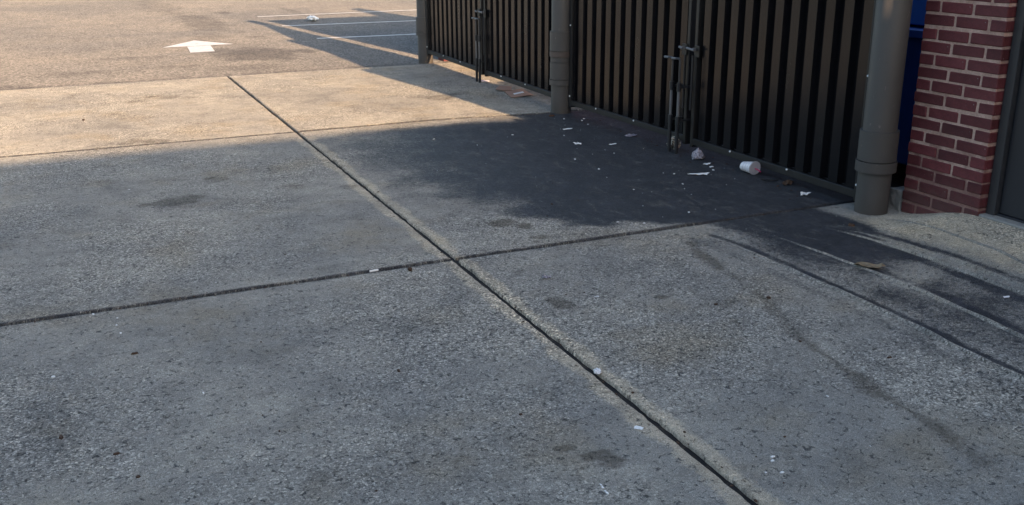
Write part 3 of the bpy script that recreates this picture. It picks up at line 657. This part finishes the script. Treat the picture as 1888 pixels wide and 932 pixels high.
# ------------------------------------------------------------------ litter
def scrap(name, u, v, a, b, rot, mat, label, cat, lift=0.012, thick=0.0012, seed=0, group=None, parent=None, curl=1.0, base_z=0.001):
    """a crumpled flat scrap: irregular outline, folded surface, real thickness"""
    n, rings = 16, 4; top = []; cr, sr = math.cos(rot), math.sin(rot)
    def pt(q, k):
        th = 2 * math.pi * k / n; rr = q * (1 + 0.38 * noise.noise(Vector((math.cos(th) * 1.6, math.sin(th) * 1.6, seed))) + 0.16 * noise.noise(Vector((math.cos(th) * 5, math.sin(th) * 5, seed + 3))))
        x, y = rr * a * math.cos(th), rr * b * math.sin(th); uu = u + x * cr - y * sr; vv = v + x * sr + y * cr
        z = rise(uu, vv) + base_z + lift * max(0, 0.35 + curl * noise.noise(Vector((x * 1.6 / max(a, b) , y * 1.6 / max(a, b), seed + 9))) + 0.35 * noise.noise(Vector((x * 5 / max(a, b), y * 5 / max(a, b), seed))))
        return (uu, vv, z)
    top.append(pt(0, 0))
    for r in range(1, rings + 1): top += [pt(r / rings, k) for k in range(n)]
    N = len(top); m = MB(); m.v = [(x, y, z + thick) for x, y, z in top] + top
    F = [(0, 1 + k, 1 + (k + 1) % n) for k in range(n)]
    for r in range(rings - 1):
        o = 1 + r * n; F += [(o + k, o + n + k, o + n + (k + 1) % n, o + (k + 1) % n) for k in range(n)]
    m.f = F + [tuple(N + i for i in f[::-1]) for f in F]
    o = 1 + (rings - 1) * n; m.f += [(o + k, N + o + k, N + o + (k + 1) % n, o + (k + 1) % n) for k in range(n)]
    ob = m.build(name, M[mat], parent, base=(u, v, 0) if parent is None else None)
    return tag(ob, label, cat, group) if parent is None else ob
scrap('paper_scrap', 3.085, 0.355, .022, .048, .15, 'white', 'white paper strip on the oily slab, nearest the brown banded post', 'paper', .006, seed=1)
scrap('paper_scrap', 2.51, 0.567, .032, .026, .3, 'white', 'square white paper scrap midway across the oily slab', 'paper', .010, seed=2)
scrap('paper_scrap', 2.40, 0.32, .016, .034, .2, 'white', 'small cream paper scrap on the oily slab, closest to the drop rods', 'paper', .006, seed=3)
scrap('wrapper_scrap', 2.63, 0.015, .035, .055, .1, 'bag', 'flat grey wrapper scrap at the foot of the banded post gate', 'wrapper', .018, seed=4)
scrap('tissue', 1.237, 0.33, .026, .070, -.35, 'white', 'torn white tissue lying on the oily slab in front of the cup', 'tissue', .016, seed=5)
scrap('tissue_scrap', 1.495, 0.085, .017, .028, .1, 'white', 'larger white tissue bit between the grey bag and torn tissue', 'tissue', .008, seed=6)
scrap('tissue_scrap', 1.40, 0.11, .010, .018, .2, 'white', 'tiny white tissue bit just beyond the torn tissue', 'tissue', .006, seed=7)
scrap('tissue_scrap', 0.50, 0.055, .020, .038, .1, 'white', 'curled white scrap near the foot of the thick post', 'tissue', .022, seed=8)
scrap('leaf', 0.765, -0.03, .030, .045, .3, 'brownbit', 'curled dark brown leaf under the near gate, right of the cup', 'leaf', .030, seed=9)
scrap('black_strip', 0.885, 0.03, .012, .055, -.4, 'black', 'thin black plastic strip beside the white cup', 'plastic strip', .012, seed=10)
scrap('leaf', -0.70, 0.685, .038, .066, -.75, 'leaf', 'tattered tan leaf lying across the raised slab ribs', 'leaf', .020, seed=12, base_z=.006)
scrap('paper_scrap', -1.61, 2.517, .016, .012, .9, 'white', 'white paper chip left of the long joint in the foreground', 'paper', .003, seed=13)
scrap('paper_scrap', -1.268, 0.432, .008, .015, -.3, 'cup', 'pale scrap among the raised ribs at the right edge', 'paper', .004, seed=14)
scrap('paper_scrap', -0.175, 2.147, .018, .022, .2, 'bag', 'small grey crumpled scrap right of the joint crossing', 'paper', .014, seed=15)
scrap('paper_scrap', 5.79, -0.02, .06, .06, 0, 'cup', 'pale paper sliver under the far gates behind the drop rods', 'paper', .004, seed=16)
m = MB().box(-.0, .0, 0, 0, 0, 0); m.v = []; m.f = []
m.tube([(0.268, 2.875, 0.001), (0.272, 2.832, 0.001)], 0.0055, 8); tag(m.build('paper_stick', M['white'], base=(0.27, 2.85, 0)), 'short white paper stick lying in the cross joint', 'paper stick')
def ball(name, u, v, z, r, mat, label, cat, seed, sq=(1, 1, 1), amp=0.35, cone=0.0):
    bm = bmesh.new(); bmesh.ops.create_icosphere(bm, subdivisions=4, radius=1.0)
    for q in bm.verts:
        c = q.co.copy(); d = 1 + amp * noise.fractal(c * 1.7 + Vector((seed, 0, 0)), 0.8, 2.2, 4) - 0.10 * abs(noise.noise(c * 6 + Vector((0, seed, 0))))
        q.co = c * d
        if cone: f = 1 - cone * (q.co.z + 1) / 2; q.co.x *= f; q.co.y *= f
        q.co = Vector((q.co.x * sq[0], q.co.y * sq[1], q.co.z * sq[2])) * r
    lo = min(q.co.z for q in bm.verts)
    for q in bm.verts: q.co.z -= lo
    me = bpy.data.meshes.new(name); bm.to_mesh(me); bm.free(); me.materials.append(M[mat])
    o = bpy.data.objects.new(name, me); COL.objects.link(o); o.location = W(u, v, z); return tag(o, label, cat)
ball('crumpled_bag', 1.69, 0.025, -0.022, 0.064, 'bag', 'grey mauve crumpled plastic bag at the foot of the near gate', 'bag', 3.3, (1.05, 1.05, 0.62), 0.25, 0.80)
ball('food_wrapper', 2.05, -0.01, -0.026, 0.056, 'wrapper', 'mottled cream and red food wrapper behind the near drop rods', 'wrapper', 8.1, (0.75, 1.0, 0.75), 0.45)
ball('pebble', 0.194, 2.697, 0.0, 0.011, 'brownbit', 'small dark pebble left of the joint crossing', 'pebble', 5.0, (1, 1.2, .8), 0.25)
ball('gum_lump', -1.186, 2.435, 0.0, 0.014, 'cup', 'small pale lump sitting on the long joint in the foreground', 'lump', 6.0, (1, 1.2, .6), 0.4)
ball('plastic_bag', 14.28, -0.13, -0.01, 0.10, 'white', 'white crumpled plastic bag in the far parking bay shadow', 'bag', 7.0, (0.8, 1.45, 0.38), 0.6)
# flattened cardboard
def card(poly, z, label, seed):
    m = MB(); n = len(poly); cu = sum(p[0] for p in poly) / n; cv = sum(p[1] for p in poly) / n
    pts = []
    for i in range(n):
        a, b = poly[i], poly[(i + 1) % n]
        pts += [(a[0] + (b[0] - a[0]) * t / 4, a[1] + (b[1] - a[1]) * t / 4) for t in range(4)]
    zz = lambda u, v: rise(u, v) + z + 0.010 * noise.noise(Vector((u * 5, v * 5, seed)))
    N = len(pts); top = [(cu, cv, zz(cu, cv))] + [(u, v, zz(u, v)) for u, v in pts]
    m.v = [(a, b, c + 0.004) for a, b, c in top] + top
    F = [(0, 1 + k, 1 + (k + 1) % N) for k in range(N)]; m.f = F + [tuple(N + 1 + i for i in f[::-1]) for f in F] + [(1 + k, N + 2 + k, N + 2 + (k + 1) % N, 1 + (k + 1) % N) for k in range(N)]
    t = thing('cardboard', label, 'cardboard', (cu, cv, 0)); m.build('sheet', M['card'], t); return t, zz
card([(5.088, .145), (5.304, .013), (5.222, -.09), (4.99, .012), (5.0, .088)], 0.013, 'folded brown cardboard flap without a label, under the far gates', 1)
c2, zz = card([(4.995, .092), (4.68, .155), (4.69, -.09), (5.054, -.13), (5.005, .01)], 0.010, 'flat brown cardboard piece with a white label under the far gates', 2)
lp = [(4.85, .06), (4.80, .068), (4.84, -.058), (4.895, -.068)]
m = MB(); m.v = [(u, v, zz(u, v) + 0.0065) for u, v in lp] + [(u, v, zz(u, v) + 0.003) for u, v in lp]; m.f = [(0, 1, 2, 3), (7, 6, 5, 4), (0, 4, 5, 1), (1, 5, 6, 2), (2, 6, 7, 3), (3, 7, 4, 0)]
m.build('paper_label', M['white'], c2)
# cup lying on its side, lid towards the viewer
cup = thing('paper_cup', 'white paper cup with frosted lid and pink straw lying by the gate', 'cup', (1.13, 0.0, 0.0))
ax = Vector((-0.99, 0.02, 0)).normalized(); sd_ = Vector((-ax.y, ax.x, 0)); L = 0.125; r0, r1 = 0.031, 0.043
base = Vector((1.19, 0.0, 0.0)); tilt = (r1 - r0) / L
def ring(t, r, n=28):
    c = base + ax * (t * L) + Vector((0, 0, r0 + (r1 - r0) * t + 0.001)); return [c + r * (math.cos(2 * math.pi * k / n) * sd_ + math.sin(2 * math.pi * k / n) * Vector((0, 0, 1))) for k in range(n)]
def revolve(prof, n=28):
    m = MB(); P = []
    for t, r in prof: P += ring(t, r, n)
    F = [(i * n + k, i * n + (k + 1) % n, (i + 1) * n + (k + 1) % n, (i + 1) * n + k) for i in range(len(prof) - 1) for k in range(n)]
    return m.add(P, F + [tuple(range(n))[::-1], tuple((len(prof) - 1) * n + k for k in range(n))])
revolve([(0.03, r0 - .003), (0.0, r0 - .002), (0.0, r0), (0.5, (r0 + r1) / 2), (0.97, r1)]).build('cup_body', M['cup'], cup, smooth=True)
for t in (0.28, 0.52, 0.74):
    r = r0 + (r1 - r0) * t + 0.0004; revolve([(t, r - .001), (t, r), (t + 0.02, r + .0003), (t + 0.02, r - .001)]).build('printed_ring', M['print_'], cup, smooth=True)
revolve([(0.965, r1 + .0005), (0.965, r1 + .003), (1.0, r1 + .003), (1.02, r1 - .001), (1.02, r1 - .005), (1.005, r1 - .007), (1.005, 0.008), (1.01, 0.004)]).build('lid', M['lidgrey'], cup, smooth=True)
cc = base + ax * (1.0 * L) + Vector((0, 0, r1))
MB().tube([cc - ax * 0.01, cc + ax * 0.028 + sd_ * 0.004 + Vector((0, 0, -0.006)), cc + ax * 0.048 + sd_ * 0.012 + Vector((0, 0, -0.016))], 0.0035, 10).build('straw', M['straw'], cup, smooth=True)
# crumbs and chips nobody could count
def crumbs(name, pts, mat, label, cat, flat=0.35):
    m = MB()
    for (u, v, r) in pts:
        n = 5; ph = random.uniform(0, 6.28); z = rise(u, v) + 0.0002; e = random.uniform(.6, 1.7)
        ro = [(u + r * e * math.cos(ph + 6.283 * k / n) * random.uniform(.7, 1.2), v + r / e * math.sin(ph + 6.283 * k / n) * random.uniform(.7, 1.2)) for k in range(n)]
        P = [(a, b, z) for a, b in ro] + [(u + (a - u) * .75, v + (b - v) * .75, z + r * flat) for a, b in ro]
        m.add(P, [tuple(range(n))[::-1], tuple(range(n, 2 * n))] + [(i, (i + 1) % n, n + (i + 1) % n, n + i) for i in range(n)])
    return tag(m.build(name, M[mat]), label, cat, kind='stuff')
wp = [[2.857, 0.506], [3.397, 0.055], [3.22, 0.092], [3.462, 0.0], [3.532, 0.161], [2.017, 0.848], [2.113, 0.472], [1.671, 0.845], [1.071, 0.929], [0.483, 0.912], [3.004, 0.894], [2.739, 1.308], [3.095, 1.53], [0.486, 1.382], [0.404, 1.259], [1.7, 0.06], [1.52, 0.08], [1.315, 0.155], [1.332, 0.458], [1.057, 0.572]]
chips = [(2.448, 3.819), (2.092, 3.997), (.427, 3.57), (.237, 4.107), (.147, 4.016), (.064, 4.023), (-.036, 4.013), (-.369, 4.265), (-.741, 3.779), (-.49, 2.062), (-1.687, 1.798), (-1.941, 2.234), (-1.96, 2.25), (-2.007, 2.312), (-2.027, 2.268), (-1.861, 2.795), (-1.875, 2.797), (-1.895, 2.80), (-1.907, 2.8), (-.49, 2.05), (-.66, 2.30)]
pts = [(u, v, random.uniform(.006, .010)) for u, v in wp] + [(u, v, random.uniform(.004, .0075)) for u, v in chips]
for k in range(30):
    u = random.uniform(.35, 3.8); v = 0.02 + abs(random.gauss(0, .55)); pts.append((u, v, random.uniform(.002, .0045)))
for k in range(90):
    u = random.uniform(-2.4, 7.3); v = random.uniform(0.1, 4.6); pts.append((u, v, random.uniform(.0015, .0035)))
crumbs('litter_crumbs', pts, 'white', 'white crumbs and paper flecks strewn over the slabs', 'crumbs')
dk = [(-.879, 4.241, .012), (-.278, 3.976, .011), (-1.069, 4.084, .009), (-1.241, 4.033, .009), (5.208, 4.013, .02), (.981, 1.548, .009), (-.134, .269, .022), (-1.533, 1.363, .009), (-.828, 1.373, .012), (-.794, 1.631, .009), (-1.267, 1.567, .007), (-1.362, 2.826, .008), (-.856, 3.093, .009), (3.70, .20, .025)]
for k in range(130): dk.append((random.uniform(-2.4, 7.3), random.uniform(0.0, 4.8), random.uniform(.002, .0055)))
for k in range(90): dk.append((random.uniform(.3, 7.4), random.uniform(-0.12, 0.15), random.uniform(.003, .009)))
for k in range(140):   # grit caught in the joints
    if random.random() < .6: dk.append((random.uniform(-2.6, 7.3), 2.44 + random.gauss(0, .02), random.uniform(.003, .007)))
    else: dk.append((random.choice((.272, 3.87)) + random.gauss(0, .018), random.uniform(0, 4.8), random.uniform(.003, .006)))
crumbs('bark_chips', dk, 'brownbit', 'dark bark chips and grit scattered over the slabs', 'chips', 0.5)
